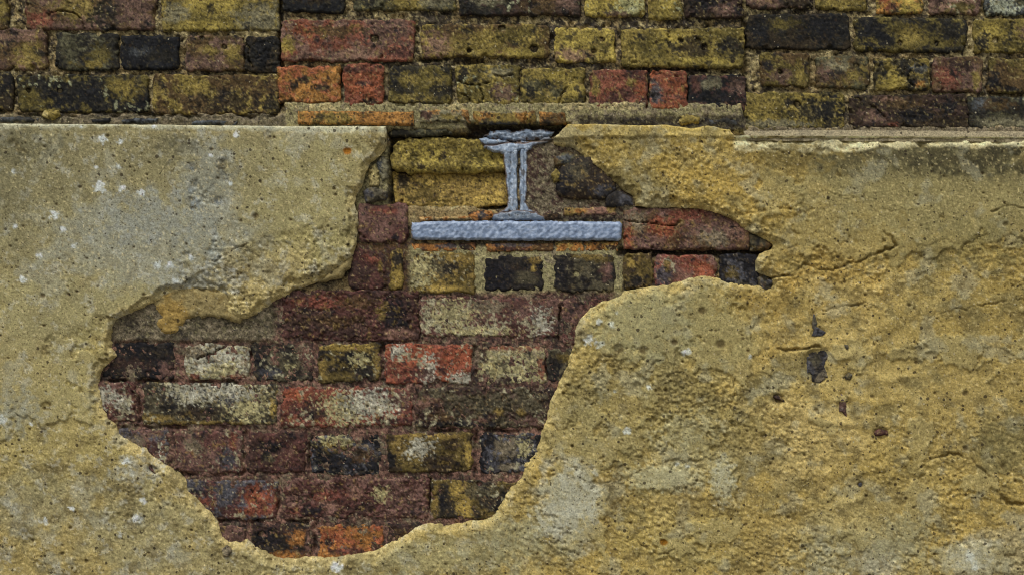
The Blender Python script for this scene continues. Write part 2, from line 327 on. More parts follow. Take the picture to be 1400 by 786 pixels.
# x0 y0 x1 y1 colour colour soot lichen relief | patch colour, centre, radii (fractions of the brick)
BRICKS = """
-64 -25 9 40 b d .1 0 1 | y .9 .4 .2 .4
35 -25 212 40 m b .05 0 1.4 | y .40 .55 .22 .3; k .64 .7 .14 .5; m .85 .7 .14 .6; r .1 .8 .12 .2
221 -25 382 41 o y .0 .0 1.2 | Y .45 .45 .3 .25; q .85 .75 .25 .3; q .12 .7 .12 .3; Y .3 .92 .3 .12
-64 42 62 95 m b .0 0 1.3 | y .82 .65 .16 .4; k .62 .2 .1 .2; p .75 .15 .3 .12
77 46 160 95 k g .05 0 1.2 | o .7 .6 .2 .3; g .2 .5 .15 .3; y .6 .85 .3 .12
165 49 244 95 K K .05 .0 .9 | v .35 .5 .2 .15; k .7 .6 .3 .2
256 50 333 97 b m .0 0 1.2 | y .8 .45 .15 .3; y .4 .45 .14 .16; m .35 .75 .3 .2
336 52 381 100 k d .2 0 2.5 | K .5 .4 .3 .5
-64 102 16 152 d k .05 0 1 | K .5 .2 .5 .3
24 104 203 154 k o .1 .02 1 | K .45 .45 .25 .5; y .82 .35 .14 .3; K .85 .85 .2 .2; o .08 .65 .09 .35
210 104 380 155 b y .0 0 1.4 | y .3 .3 .12 .25; d .6 .7 .3 .3; b .85 .4 .1 .4; k .95 .8 .1 .3
387 -28 470 16 k K .0 0 1.2 | d .5 .5 .3 .3
483 -28 622 13 g o .05 .0 1.2 | y .55 .8 .2 .4; q .8 .75 .15 .3; k .15 .7 .08 .3
628 -28 792 20 k B .1 .02 1.6 | q .25 .6 .15 .18; b .7 .7 .2 .3; m .9 .7 .1 .3
801 -28 881 23 Y y .0 .05 1.2 | Y .3 .7 .3 .4; l .75 .7 .2 .3; m .5 .95 .25 .1
886 -28 931 27 y o .15 .05 2 | Y .5 .6 .3 .3
936 -28 1015 24 B d .2 0 2.6 | m .7 .8 .25 .2; K .3 .5 .2 .3
384 27 566 82 r m .0 .0 1.3 | m .8 .3 .2 .4; Y .05 .62 .06 .25; R .2 .3 .12 .2; p .55 .85 .2 .12; M .9 .85 .08 .15; b .4 .3 .2 .15
577 35 750 79 b y .0 0 1.3 | p .12 .6 .14 .4; y .45 .6 .25 .4; Y .75 .85 .2 .15; o .75 .3 .2 .3
760 39 839 85 y Y .0 0 1.2 | p .3 .8 .3 .22; Y .5 .35 .35 .25; o .8 .5 .2 .2
851 39 1017 92 y o .02 0 1.5 | o .2 .5 .15 .3; Y .42 .3 .16 .2; d .58 .55 .14 .35; Y .65 .85 .3 .1; k .9 .5 .12 .3
382 92 465 140 O R .0 .0 1.5 | K .42 .35 .16 .14; k .68 .6 .16 .14; k .2 .55 .1 .12; O .5 .8 .3 .12
471 90 523 144 R r .0 0 2.2 | M .5 .45 .2 .08; R .7 .25 .15 .12; k .7 .9 .2 .08; M .2 .1 .3 .1
533 91 617 142 o k .0 0 1.2 | K .1 .3 .14 .4; y .3 .35 .16 .2; y .75 .4 .16 .15; k .75 .7 .12 .2; y .4 .85 .35 .12
624 90 709 143 o y .0 .05 1.2 | K .12 .25 .1 .25; m .75 .7 .22 .22; o .3 .8 .25 .15; q .7 .2 .25 .12
713 94 798 143 o y .05 .0 1.4 | g .2 .5 .2 .2; Y .6 .2 .3 .14; Y .85 .55 .14 .25; g .55 .65 .14 .2; k .15 .7 .1 .2
808 97 884 149 r M .0 .0 1.2 | y .08 .4 .08 .35; M .6 .7 .25 .22; y .75 .3 .1 .12; R .9 .5 .1 .3
890 98 939 148 R r .0 .0 1.6 | v .12 .55 .2 .4; M .7 .7 .25 .1; R .5 .3 .3 .2
944 106 1020 151 K M .05 0 1.4 | q .35 .2 .22 .2; m .85 .3 .18 .3; K .55 .65 .4 .25; M .1 .2 .1 .3
1025 -28 1110 10 m k .1 0 1.5 | p .2 .75 .2 .2; d .8 .8 .3 .3
1117 -28 1185 14 o y .0 0 1.2 | y .6 .8 .3 .3
1200 -28 1262 18 y O .0 0 1.2 | r .3 .85 .2 .15; Y .7 .8 .3 .3; R .15 .5 .15 .3
1272 -28 1340 18 m p .0 .02 1.1 | o .6 .85 .3 .15
1348 -28 1460 20 g v .1 .12 1.1 | w .2 .8 .15 .3
1024 20 1160 66 k d .1 0 1.1 | K .75 .4 .25 .4; o .3 .3 .2 .2; K .1 .5 .1 .4
1170 25 1321 69 k o .0 0 1.1 | K .12 .4 .14 .4; y .5 .55 .16 .4; k .8 .4 .16 .3; o .75 .8 .2 .15; K .28 .7 .1 .3
1333 28 1480 71 y o .05 0 1.2 | Y .15 .35 .12 .3; m .5 .4 .1 .3; K .08 .65 .06 .25; o .35 .75 .15 .2
1041 73 1107 117 b o .0 0 1.2 | y .8 .6 .1 .4; K .15 .35 .14 .25; m .4 .7 .25 .25; y .2 .15 .2 .1
1117 77 1188 120 g b .0 .0 1.1 | y .75 .6 .25 .25; m .2 .5 .2 .3; q .4 .3 .3 .2
1196 81 1270 122 y k .05 0 3 | Y .3 .65 .22 .3; K .55 .3 .14 .4; v .8 .3 .18 .16; O .82 .85 .1 .12; K .68 .75 .1 .2
1276 80 1342 126 m b .0 0 1.2 | r .3 .5 .3 .4; y .9 .6 .1 .3; B .5 .2 .3 .2
1352 82 1460 127 b o .0 0 1.1 | K .05 .7 .1 .2; y .7 .3 .3 .3; K .3 .9 .1 .1
1019 128 1153 177 o y .05 0 1.1 | y .15 .3 .2 .25; K .85 .5 .14 .4; k .68 .5 .2 .35; q .3 .85 .35 .12; d .45 .25 .06 .1
1164 130 1322 175 B d .1 .0 2 | m .2 .65 .14 .2; K .55 .55 .2 .3; K .8 .4 .1 .2; p .35 .15 .16 .12; b .45 .3 .2 .2; r .35 .92 .05 .08
1326 134 1480 177 k g .05 .02 1.3 | q .4 .8 .4 .2; v .1 .2 .1 .2; b .25 .2 .15 .2
489 280 558 331 m M .0 .0 .9 | M .8 .85 .25 .14; r .5 .2 .3 .12; m .5 .5 .3 .3; K .75 .9 .1 .1
476 343 524 397 M B .0 0 1.6 | r .7 .2 .2 .14; y .92 .45 .06 .18; B .4 .6 .3 .25
533 341 553 397 o y .05 0 1.2 | K .5 .25 .5 .22; Y .5 .75 .5 .22
564 345 650 400 o y .0 .06 1 | y .75 .2 .3 .15; g .4 .4 .25 .25; Y .5 .9 .3 .1; l .15 .5 .15 .35; k .6 .4 .12 .15
661 349 743 398 K k .1 0 1 | d .5 .35 .12 .12; Y .84 .4 .06 .1; g .7 .65 .22 .2; y .85 .12 .16 .1; K .25 .5 .25 .4
757 347 842 398 k g .0 0 1 | K .1 .5 .12 .4; y .6 .08 .3 .09; m .85 .4 .1 .3; o .8 .15 .2 .12
854 346 893 395 o d .05 0 1.1 | Y .25 .3 .18 .14; o .75 .35 .2 .3; K .4 .8 .4 .18
896 349 979 400 r m .0 .03 1.1 | v .15 .5 .16 .4; p .5 .7 .2 .3; R .75 .4 .16 .3; y .2 .25 .08 .15
982 346 1037 402 K v .0 0 1.2 | o .35 .5 .2 .15; g .6 .8 .3 .14; K .8 .4 .2 .4
386 396 573 466 M B .02 .0 3 | r .3 .25 .2 .14; K .8 .5 .12 .35; y .73 .42 .045 .16; b .3 .6 .3 .12; B .15 .7 .15 .2; p .85 .85 .14 .1; b .55 .25 .14 .12
575 406 764 461 m M .0 .2 1.2 | w .88 .6 .07 .26; l .22 .45 .16 .3; M .6 .75 .2 .2; l .4 .85 .2 .12; q .5 .25 .16 .16; m .72 .4 .1 .3
767 409 830 469 M m .1 0 1.3 | K .8 .5 .2 .4; m .2 .4 .2 .3
140 468 239 519 K k .05 0 1.2 | B .4 .6 .3 .2; m .9 .7 .12 .3
253 469 341 519 q l .0 .25 1.8 | w .5 .5 .45 .38; l .6 .75 .2 .2; r .1 .93 .12 .1; r .82 .93 .2 .1; q .2 .25 .2 .16
346 469 428 520 k g .05 .06 1.4 | K .12 .55 .14 .4; g .5 .6 .25 .3; l .62 .62 .07 .1; m .9 .4 .12 .4; v .3 .8 .2 .15
436 469 521 523 k o .05 .08 1.6 | Y .5 .1 .45 .1; K .55 .35 .3 .14; o .3 .85 .3 .12; l .65 .4 .16 .14; y .06 .6 .08 .25; y .94 .5 .07 .3
526 469 646 526 r R .0 .06 1.2 | R .3 .35 .2 .25; w .5 .7 .08 .35; w .9 .85 .16 .14; M .4 .75 .16 .2; R .8 .4 .16 .3; w .16 .2 .08 .14
655 472 746 526 l q .0 .14 1.1 | l .5 .6 .45 .4; r .5 .06 .5 .09; r .94 .6 .06 .35; g .35 .5 .12 .12; B .06 .25 .08 .2
750 474 815 524 k g .0 0 1.2 | o .4 .3 .2 .16; K .2 .7 .16 .25
120 521 186 577 M m .0 .16 1.4 | w .3 .35 .25 .2; B .9 .8 .16 .2; w .7 .5 .16 .16
196 524 380 580 g k .05 .15 1.6 | w .38 .25 .16 .22; y .1 .85 .12 .12; l .78 .5 .14 .4; d .42 .72 .18 .2; v .62 .35 .08 .2; Y .96 .6 .03 .25; y .4 .97 .4 .06; w .6 .2 .2 .16; k .2 .5 .06 .2
384 530 563 583 r M .0 .12 1.4 | l .5 .5 .18 .35; w .68 .4 .18 .3; R .1 .15 .12 .14; B .25 .6 .1 .2; m .92 .3 .08 .3; M .85 .85 .14 .12
566 528 760 585 B g .08 .05 3 | b .2 .75 .1 .16; g .55 .4 .25 .25; p .1 .4 .08 .16; y .75 .6 .04 .1; y .6 .6 .03 .1; m .85 .85 .14 .12; p .45 .85 .08 .12; K .35 .9 .25 .08
160 586 231 640 m v .05 .06 1.3 | M .75 .5 .2 .2; q .3 .3 .2 .16; w .86 .7 .05 .25
238 587 330 645 m M .05 .06 1.4 | r .88 .3 .06 .28; q .3 .4 .16 .2; v .8 .7 .14 .25; m .3 .8 .3 .14
337 590 420 646 M B .06 .0 2 | g .35 .65 .12 .14; M .75 .4 .2 .25; K .4 .35 .2 .14; B .1 .5 .1 .3
425 594 521 650 K v .05 .02 2 | y .4 .25 .25 .2; l .35 .12 .2 .12; K .5 .65 .3 .2; b .75 .5 .16 .2; d .6 .4 .14 .14
529 592 646 646 o d .0 .0 1.6 | y .5 .07 .45 .08; w .38 .38 .16 .2; Y .95 .5 .05 .4; d .65 .75 .25 .2; K .06 .7 .06 .25; y .14 .3 .1 .2; o .6 .45 .1 .14
655 592 755 645 K v .05 .04 1.5 | q .4 .4 .2 .3; l .62 .35 .08 .25; K .78 .7 .2 .25; q .4 .85 .14 .12
235 654 378 709 M v .08 .06 1.3 | R .82 .55 .17 .4; r .3 .6 .1 .2; v .5 .4 .12 .3; r .9 .7 .1 .2; v .2 .2 .16 .16
387 654 586 709 M m .04 .0 2.8 | p .3 .65 .06 .16; B .55 .75 .1 .14; r .3 .4 .14 .14; l .68 .4 .05 .16; p .5 .3 .05 .2; M .15 .25 .14 .2; m .85 .5 .14 .3; r .1 .8 .06 .12; K .2 .8 .12 .12
589 655 720 709 o k .08 .03 1.6 | Y .32 .3 .16 .3; Y .35 .8 .1 .25; K .12 .5 .08 .3; g .5 .3 .2 .2; y .05 .5 .04 .4; K .75 .6 .14 .3
280 716 338 765 m B .06 0 1.3 | K .2 .4 .25 .3
345 716 425 775 B k .08 0 2 | K .25 .3 .25 .25; O .78 .3 .18 .22; O .6 .75 .3 .14; p .95 .4 .05 .3
434 716 523 765 O R .0 .0 1.6 | R .3 .4 .25 .25; O .7 .3 .25 .2; K .15 .5 .08 .12; q .68 .2 .1 .05; M .45 .75 .3 .12; B .9 .7 .08 .2
528 714 600 762 B k .1 0 1.6 | b .3 .4 .2 .2
"""
LAB = {(384, 27): 'long dark red brick with a round hole', (382, 92): 'bright orange brick with black flecks', (471, 90): 'half red brick with a cracked face',
       (890, 98): 'half bright red brick', (253, 469): 'brick under a thick pale crust', (655, 472): 'pale cream crusted brick',
       (526, 469): 'red brick with white flecks', (434, 716): 'bright rusty orange brick', (165, 49): 'blue black brick', (801, -28): 'bright yellow brick'}
sd0 = 100
for ln in BRICKS.strip().splitlines():
    a, _, b = ln.partition('|'); t = a.split(); r = list(map(float, t[:4]))
    pats = []
    for p in b.split(';'):
        p = p.split()
        if p: pats.append((p[0], *map(float, p[1:])))
    sd0 += 7
    h, c = brick_surface((t[4], t[5], float(t[6]), float(t[7]), float(t[8]), pats), sd0, r)
    low = r[1] > 270; gr = 0 if low else 1.3
    slab('brick', wall, rrect(r[0] - gr, r[1] - gr, r[2] + gr, r[3] + gr, 3.5, 1.6), h, c, M_BRICK, amp=2.0 if not low else 2.6, scale=20, seed=sd0, label=LAB.get((int(r[0]), int(r[1]))))

# broken yellow bricks deep in the pocket, the red block, stones and tiles
def lump(name, poly, c1, c2, level, rough, mat, soot=0, lich=0, pats=(), dome=0, label=None, r=7, amp=1.4, back=60, step=1.5, extra=None, parent=None):
    global sd0
    sd0 += 7; P = np.array(poly, float); x0, y0 = P.min(0); x1, y1 = P.max(0)
    h0, c0 = brick_surface((c1, c2, soot, lich, rough, pats), sd0, (x0, y0, x1, y1))
    def h(x, y, s):
        v = level + h0(x, y, s) + dome * np.sqrt(np.clip(s / r, 0, 1))
        return v + (extra(x, y, s) if extra else 0)
    return slab(name, parent or wall, poly, h, c0, mat, plane=level, amp=amp, scale=14, seed=sd0, label=label, back=back, step=step)

lump('brick', [(540, 196), (556, 189), (610, 188), (655, 191), (668, 200), (690, 206), (692, 234), (640, 237), (560, 237), (537, 232), (534, 212)], 'y', 'Y', -10, 2.0, M_BRICK, soot=-.2,
     pats=[('o', .2, .55, .03, .2), ('d', .35, .45, .03, .18), ('d', .45, .5, .03, .16), ('d', .26, .8, .05, .1), ('o', .75, .5, .07, .3), ('y', .5, .2, .3, .2)], label='broken yellow brick deep beside the beam', back=90, amp=2.4, extra=lambda x, y, s: 4 * np.exp(-((y - 228) / 7.) ** 2) - .12 * (y - 210))
lump('brick', [(536, 234), (600, 233), (690, 231), (696, 250), (695, 280), (650, 286), (585, 286), (540, 278)], 'Y', 'y', -22, 2.2, M_BRICK, soot=-.2,
     pats=[('k', .1, .3, .06, .3), ('Y', .85, .3, .14, .3), ('o', .3, .6, .2, .3), ('y', .6, .5, .2, .3)], label='eroded yellow brick deep beside the beam', back=90,
     extra=lambda x, y, s: .22 * (y - 238))
lump('brick', [(852, 288), (870, 284), (920, 283), (960, 284), (1000, 286), (1026, 300), (1024, 342), (960, 343), (900, 342), (853, 341)], 'm', 'b', 0, 1.8, M_BRICK,
     pats=[('q', .1, .35, .1, .25), ('y', .46, .28, .035, .12), ('R', .3, .5, .12, .3), ('r', .5, .2, .16, .16), ('q', .72, .7, .16, .2), ('p', .9, .5, .1, .3), ('R', .04, .7, .05, .3), ('m', .2, .75, .14, .16)], label='long weathered red brick under the render edge')
lump('stone', [(761, 266), (759, 243), (767, 227), (784, 215), (806, 213), (824, 230), (843, 247), (843, 260), (828, 273), (778, 273)], 'd', 'k', 2, .5, M_STONE,
     pats=[('g', .35, .35, .2, .2), ('v', .8, .8, .2, .14), ('K', .1, .6, .12, .3)], dome=7, r=13, label='large dark grey flint')
lump('stone', [(757, 215), (774, 206), (797, 213), (790, 222), (774, 228), (758, 228)], 'b', 'g', 1, 1.4, M_STONE, pats=[('v', .4, .5, .3, .3)], dome=4)
lump('stone', [(753, 238), (760, 231), (768, 236), (766, 248), (757, 251)], 'y', 'o', 1, 1, M_STONE, dome=4, label='small yellow lump')
lump('stone', [(829, 268), (840, 260), (852, 262), (865, 272), (866, 281), (848, 284), (828, 283)], 'v', 'k', 0, 1.4, M_STONE, dome=4)
lump('stone', [(1034, 380), (1046, 376), (1058, 384), (1055, 396), (1040, 396)], 'g', 'v', 2, 1.2, M_STONE, dome=4)
lump('stone', [(1024, 318), (1040, 323), (1059, 334), (1048, 343), (1026, 343)], 'g', 'b', 0, 1.5, M_STONE, dome=3)
lump('stone', [(530, 178), (560, 175), (615, 177), (619, 185), (580, 187), (532, 187)], 'g', 'k', -4, 1.4, M_STONE, dome=3)
lump('stone', [(60, 151), (80, 150), (82, 160), (70, 165), (56, 161)], 'y', 's', 4, 1.2, M_STONE, dome=4, label='small yellow stone')
lump('stone', [(-20, 160), (30, 159), (54, 162), (52, 168), (-20, 168)], 'v', 'k', 3, 1, M_STONE, dome=3)
lump('stone', [(124, 163), (138, 160), (151, 163), (148, 169), (126, 169)], 'K', 'v', 3, 1, M_STONE, dome=3)
lump('stone', [(165, 164), (190, 162), (216, 163), (214, 169), (168, 170)], 'K', 'v', 3, 1, M_STONE, dome=3)
lump('stone', [(262, 166), (290, 164), (325, 166), (322, 171), (262, 171)], 'v', 'k', 3, 1, M_STONE, dome=3)
lump('stone', [(922, 160), (938, 156), (957, 160), (955, 169), (930, 172)], 'y', 's', 2, 1.2, M_STONE, dome=3)
lump('stone', [(968, 163), (992, 160), (1012, 164), (1008, 172), (972, 172)], 'v', 'k', 0, 1.2, M_STONE, dome=3)
lump('stone', [(495, 262), (512, 256), (530, 262), (528, 275), (500, 276)], 'v', 'g', 2, 1.6, M_STONE, dome=4)
lump('stone', [(513, 222), (522, 212), (531, 220), (532, 244), (522, 250)], 'v', 'q', -2, 1.6, M_STONE, dome=4)
lump('stone', [(503, 232), (512, 224), (521, 236), (519, 255), (504, 256)], 's', 'l', -1, 1.6, M_STONE, dome=4)
# thin clay tiles
lump('tile', [(407, 152), (565, 153), (566, 172), (407, 170)], 'O', 'O', 8, .7, M_TILE, r=3, amp=.8, pats=[('y', .3, .5, .2, .4)])
lump('tile', [(574, 151), (640, 151), (643, 168), (574, 168)], 'q', 'O', 5, 1.4, M_TILE, r=3, amp=1, pats=[('M', .14, .4, .12, .4), ('y', .6, .6, .2, .3)])
lump('tile', [(647, 152), (732, 152), (733, 169), (648, 170)], 'O', 'y', 7, .8, M_TILE, r=3, amp=.8, pats=[('v', .5, .97, .4, .14), ('q', .5, .05, .4, .12)])
lump('tile', [(737, 153), (774, 154), (775, 170), (738, 171)], 'O', 'b', 6, 1.0, M_TILE, r=3, amp=.8, pats=[('k', .3, .8, .2, .2)])
lump('tile', [(770, 284), (842, 283), (843, 294), (770, 295)], 'p', 'y', 0, 1, M_TILE, r=3, amp=.8, pats=[('O', .3, .5, .2, .3)])
lump('tile', [(562, 333), (650, 332), (651, 344), (563, 345)], 'O', 'B', 0, 1, M_TILE, r=3, amp=.8, pats=[('v', .6, .3, .25, .3), ('k', .85, .5, .1, .4)])
lump('tile', [(663, 333), (757, 332), (757, 344), (664, 345)], 'O', 'b', 0, 1, M_TILE, r=3, amp=.8, pats=[('v', .4, .2, .35, .3), ('M', .4, .7, .3, .2)])
lump('tile', [(760, 332), (845, 331), (845, 344), (760, 345)], 'O', 'Y', 0, 1, M_TILE, r=3, amp=.8, pats=[('k', .9, .6, .1, .3)])
lump('stone', [(640, 292), (656, 287), (672, 288), (676, 296), (668, 302), (644, 302)], 'd', 'O', -1, 1.6, M_STONE, dome=2, pats=[('v', .5, .5, .2, .3), ('O', .15, .7, .2, .3)])
lump('stone', [(744, 294), (756, 289), (770, 294), (768, 301), (746, 302)], 'd', 'b', -1, 1.6, M_STONE, dome=2)
lump('tile', [(574, 297), (640, 296), (650, 300), (574, 303)], 'O', 's', 0, 1, M_TILE, r=3, amp=.8)

# ---- mortar: one bed in which everything sits
MREG = [  # x0 y0 x1 y1  light dark  dark amount  relief
    (-900, 156, 400, 176, 'q', 'g', .45, 1.5), (390, 140, 1020, 178, 'l', 'q', .12, 1.0), (790, 160, 1020, 178, 'g', 'k', .5, 0),
    (545, 336, 852, 408, 'l', 'q', .0, -1.5), (485, 200, 540, 285, 'l', 'g', .25, -5), (720, 195, 870, 300, 'q', 'B', .35, -3),
    (120, 405, 386, 470, 'q', 'g', .3, 1.5), (120, 466, 840, 800, 'p', 'B', .36, -2.0), (375, 400, 840, 470, 'p', 'B', .5, -1.6),
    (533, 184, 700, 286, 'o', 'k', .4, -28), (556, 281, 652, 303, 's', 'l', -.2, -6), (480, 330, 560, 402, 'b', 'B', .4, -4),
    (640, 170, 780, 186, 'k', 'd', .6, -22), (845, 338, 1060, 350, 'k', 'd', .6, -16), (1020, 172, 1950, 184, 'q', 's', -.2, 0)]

GAPS = [[(140, 583), (230, 584), (335, 583)], [(236, 648), (330, 649)], [(334, 588), (333, 646)], [(570, 588), (650, 590), (756, 587)], [(234, 590), (234, 640)], [(424, 592), (423, 645)],
        [(588, 656), (587, 706)], [(150, 520), (240, 522), (330, 522)], [(345, 470), (343, 520)], [(649, 474), (650, 524)], [(747, 475), (746, 520)], [(651, 592), (650, 645)], [(382, 655), (381, 706)], [(430, 716), (430, 755)],
        [(523, 470), (523, 522)], [(575, 404), (573, 462)], [(765, 408), (765, 466)], [(300, 712), (420, 713)], [(24, 158), (150, 160), (205, 156)], [(210, 158), (300, 160), (378, 158)], [(466, 95), (468, 140)], [(886, 100), (885, 146)],
        [(572, 82), (680, 84), (750, 84)], [(850, 95), (930, 96), (1015, 96)], [(610, 88), (700, 86)], [(244, 650), (248, 652)], [(190, 525), (190, 575)], [(527, 392), (540, 402)]]

def mortar_h(x, y, s):
    v = -7 + 5 * fbm(x, y, 26, 3, 61) + 4.5 * fbm(x, y, 9, 3, 62) + 1.3 * fbm(x, y, 3.6, 2, 63)
    for i, (x0, y0, x1, y1, a, b, k, lv) in enumerate(MREG):
        m = box(x, y, x0, y0, x1, y1, 3, 3, 70 + i)
        amp = .6 if k < .3 else 1.0
        v = v * (1 - m) + m * (lv + amp * (3 * fbm(x, y, 24, 3, 61) + 2.8 * fbm(x, y, 7, 3, 62) + .8 * fbm(x, y, 3, 2, 63)))
    v = v - 5 * sstep(.3, .55, fbm(x, y, 16, 3, 66)) * (y < 145)
    for xx in (383, 1019):                                    # straight joints of the blocked opening
        v = v - 14 * (1 - sstep(2, 5, np.abs(x - xx + 2 * fbm(x, y, 20, 2, 67)))) * sstep(175 if xx > 800 else 150, 140, y)
    wx = x + 3 * fbm(x, y, 14, 2, 68); wy = y + 3 * fbm(x, y, 14, 2, 69)
    for pts in GAPS:
        P = np.array(pts); sel = (x > P[:, 0].min() - 9) & (x < P[:, 0].max() + 9) & (y > P[:, 1].min() - 9) & (y < P[:, 1].max() + 9)
        v[sel] -= 9 * (1 - sstep(1.0, 3.6, line_dist(wx[sel], wy[sel], pts))) * np.clip(.5 + 1.6 * fbm(x[sel], y[sel], 26, 2, 60), 0, 1.3)
    return v

def mortar_c(x, y, s, h):
    n = fbm(x, y, 26, 3, 81) + .6 * fbm(x, y, 7, 3, 82); n3 = fbm(x, y, 3.4, 2, 83)
    col = np.repeat(PAL['s'][None], len(x), 0)
    col = mixc(col, sstep(-.1, .25, fbm(x, y, 50, 2, 84)), PAL['q'] * .8 + PAL['y'] * .25)
    dk = np.full(x.shape, .32); dc = np.repeat((PAL['k'] * 1.1)[None], len(x), 0)
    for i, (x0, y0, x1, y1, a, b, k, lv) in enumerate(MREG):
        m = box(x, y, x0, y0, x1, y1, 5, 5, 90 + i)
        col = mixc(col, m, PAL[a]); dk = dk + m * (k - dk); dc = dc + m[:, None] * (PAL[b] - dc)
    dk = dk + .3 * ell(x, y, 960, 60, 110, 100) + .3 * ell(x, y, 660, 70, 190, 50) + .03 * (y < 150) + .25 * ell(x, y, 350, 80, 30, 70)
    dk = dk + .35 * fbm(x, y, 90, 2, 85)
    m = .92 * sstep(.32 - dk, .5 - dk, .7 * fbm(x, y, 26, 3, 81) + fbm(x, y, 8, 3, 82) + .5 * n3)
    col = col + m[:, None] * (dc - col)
    lowp = (y > 400) * (x > 110)
    col = mixc(col, .75 * lowp * sstep(.16, .34, fbm(x, y, 34, 4, 180) + .3 * n3), PAL['k'])
    col = mixc(col, .6 * lowp * sstep(.2, .36, fbm(x, y, 26, 4, 181) + .3 * n3), PAL['q'])
    col = mixc(col, .8 * sstep(.06, .3, fbm(x, y, 7, 3, 86) + .9 * fbm(x, y, 60, 2, 89) - .12 * sstep(500, 620, x) * sstep(1080, 980, x)) * (y < 150), PAL['l'] * .75 + PAL['s'] * .7)
    col = mixc(col, .5 * sstep(.3, .55, fbm(x, y, 5, 2, 88)), PAL['l'])
    col = mixc(col, .7 * sstep(.36, .52, fbm(x, y, 4.5, 2, 87)), PAL['K'])
    return col * np.clip(1 + .4 * n + .65 * n3, .25, 2)[:, None]

def axis(lo, a, b, hi, fine, coarse):
    return np.concatenate([np.arange(lo, a, coarse), np.arange(a, b, fine), np.arange(b, hi + coarse, coarse)])
WX0, WX1, WY0 = -620, 2020, -330
mp = [(WX0, WY0), (WX1, WY0), (WX1, 215), (1090, 215), (1090, 425), (840, 425), (840, 805), (110, 805), (110, 215), (WX0, 215)]
slab('mortar', wall, mp, mortar_h, mortar_c, M_MORTAR, back=200, amp=0, xs=axis(WX0 - 8, -10, 1410, WX1, 1.7, 8), ys=axis(WY0 - 8, -10, 800, 812, 1.7, 8))

# ---- the same wall going on past the surveyed part: plain bricks from a few kinds
kinds = []
for i in range(10):
    c1, c2 = [('o', 'k'), ('b', 'y'), ('k', 'd'), ('r', 'm'), ('y', 'o'), ('m', 'b'), ('K', 'k'), ('b', 'o'), ('g', 'k'), ('y', 'b')][i]
    Wd = 180 if i % 2 == 0 else 84
    rc = (0, 0, Wd, 51); sd0 += 7
    h, c = brick_surface((c1, c2, .05, 0, 1.3, [('k', rng.uniform(.2, .8), .5, .2, .4), ('y', rng.uniform(.2, .8), .5, .15, .3)]), sd0, rc)
    o = slab('brick', wall, rrect(*rc, 5, 1.2), h, c, M_BRICK, step=3.5, seed=sd0)
    kinds.append((o, Wd, False))
used_k = set()
def extra_row(x, xend, y, long_row):
    while x < xend - 30:
        left = xend - x
        i = rng.integers(0, 5) * 2 + (0 if (long_row and left > 150) else 1)
        o, Wd, _ = kinds[i]
        q = o if i not in used_k else o.copy()
        if i in used_k: COL.objects.link(q); q.parent = wall
        used_k.add(i)
        q.location = ((x + Wd / 2 - 700) * MM, o.location.y, ZC + (393 - (y + 25.5)) * MM)
        x += Wd + 11
for r_, yy in enumerate((-90, -154, -218, -282)):
    extra_row(-610 + (r_ % 2) * 40, 2010, yy, r_ % 2 == 0)
for r_, (ya, yb) in enumerate(((-26, -26), (44, 22), (103, 76))):
    extra_row(-610 + r_ * 30, -70, ya, r_ % 2 == 0)
    extra_row((1470, 1490, 1470)[r_], 2010, yb, r_ % 2 == 0)
extra_row(1490, 2010, 130, True)
for i, (o, Wd, _) in enumerate(kinds):
    if i not in used_k: bpy.data.objects.remove(o)

# ------------------------------------------------------------------ render coat
HOLE = [(527, 173), (529, 190), (526, 205), (518, 213), (505, 222), (499, 238), (494, 255), (487, 266), (484, 278), (488, 290), (489, 305),
        (487, 322), (485, 342), (478, 354), (466, 364), (444, 379), (426, 389), (403, 395), (393, 404), (377, 410), (362, 423), (346, 431), (330, 437), (312, 428),
        (303, 412), (295, 402), (279, 396), (259, 396), (241, 400), (223, 406), (205, 415), (189, 423), (169, 431), (156, 437), (152, 446), (151, 464), (152, 474),
        (158, 487), (146, 497), (135, 510), (134, 525), (135, 541), (139, 555), (146, 572), (156, 580), (161, 593), (179, 605), (197, 613), (210, 626), (228, 638),
        (246, 648), (254, 659), (255, 670), (269, 680), (280, 694), (290, 703), (297, 715), (302, 732), (306, 738), (319, 741), (329, 741), (337, 738), (347, 746), (365, 756), (383, 763),
        (403, 764), (424, 761), (445, 763), (465, 761), (486, 758), (511, 754), (527, 745), (545, 736), (558, 729), (571, 718), (589, 716), (612, 719), (625, 717), (640, 713),
        (660, 712), (672, 706), (679, 700), (686, 685), (699, 667), (715, 652), (717, 636), (730, 621), (738, 603), (741, 590), (748, 572), (753, 547), (762, 529), (769, 513),
        (776, 500), (780, 483), (787, 470), (786, 452), (795, 434), (808, 422), (823, 413), (847, 406), (854, 398), (880, 393), (913, 390), (931, 384), (947, 379), (965, 377), (980, 379),
        (995, 385), (1021, 389), (1039, 391), (1048, 396), (1057, 390), (1056, 380), (1044, 376), (1034, 371), (1034, 357), (1040, 347), (1056, 341), (1059, 335), (1039, 323), (1020, 315), (1008, 303), (987, 293), (974, 289), (954, 285),
        (930, 284), (910, 284), (884, 284), (870, 281), (867, 268), (853, 260), (843, 250), (833, 243), (817, 230), (804, 217), (792, 208), (781, 200), (768, 200),
        (758, 196), (756, 189), (766, 181), (776, 170)]
RP = [(WX0, 172), (-20, 169), (200, 171), (400, 173)] + HOLE + [(820, 170), (876, 172), (910, 171), (946, 176), (969, 172), (997, 178), (1004, 186), (1200, 187), (1410, 188), (WX1, 190),
      (WX1, 1226), (WX0, 1226)]
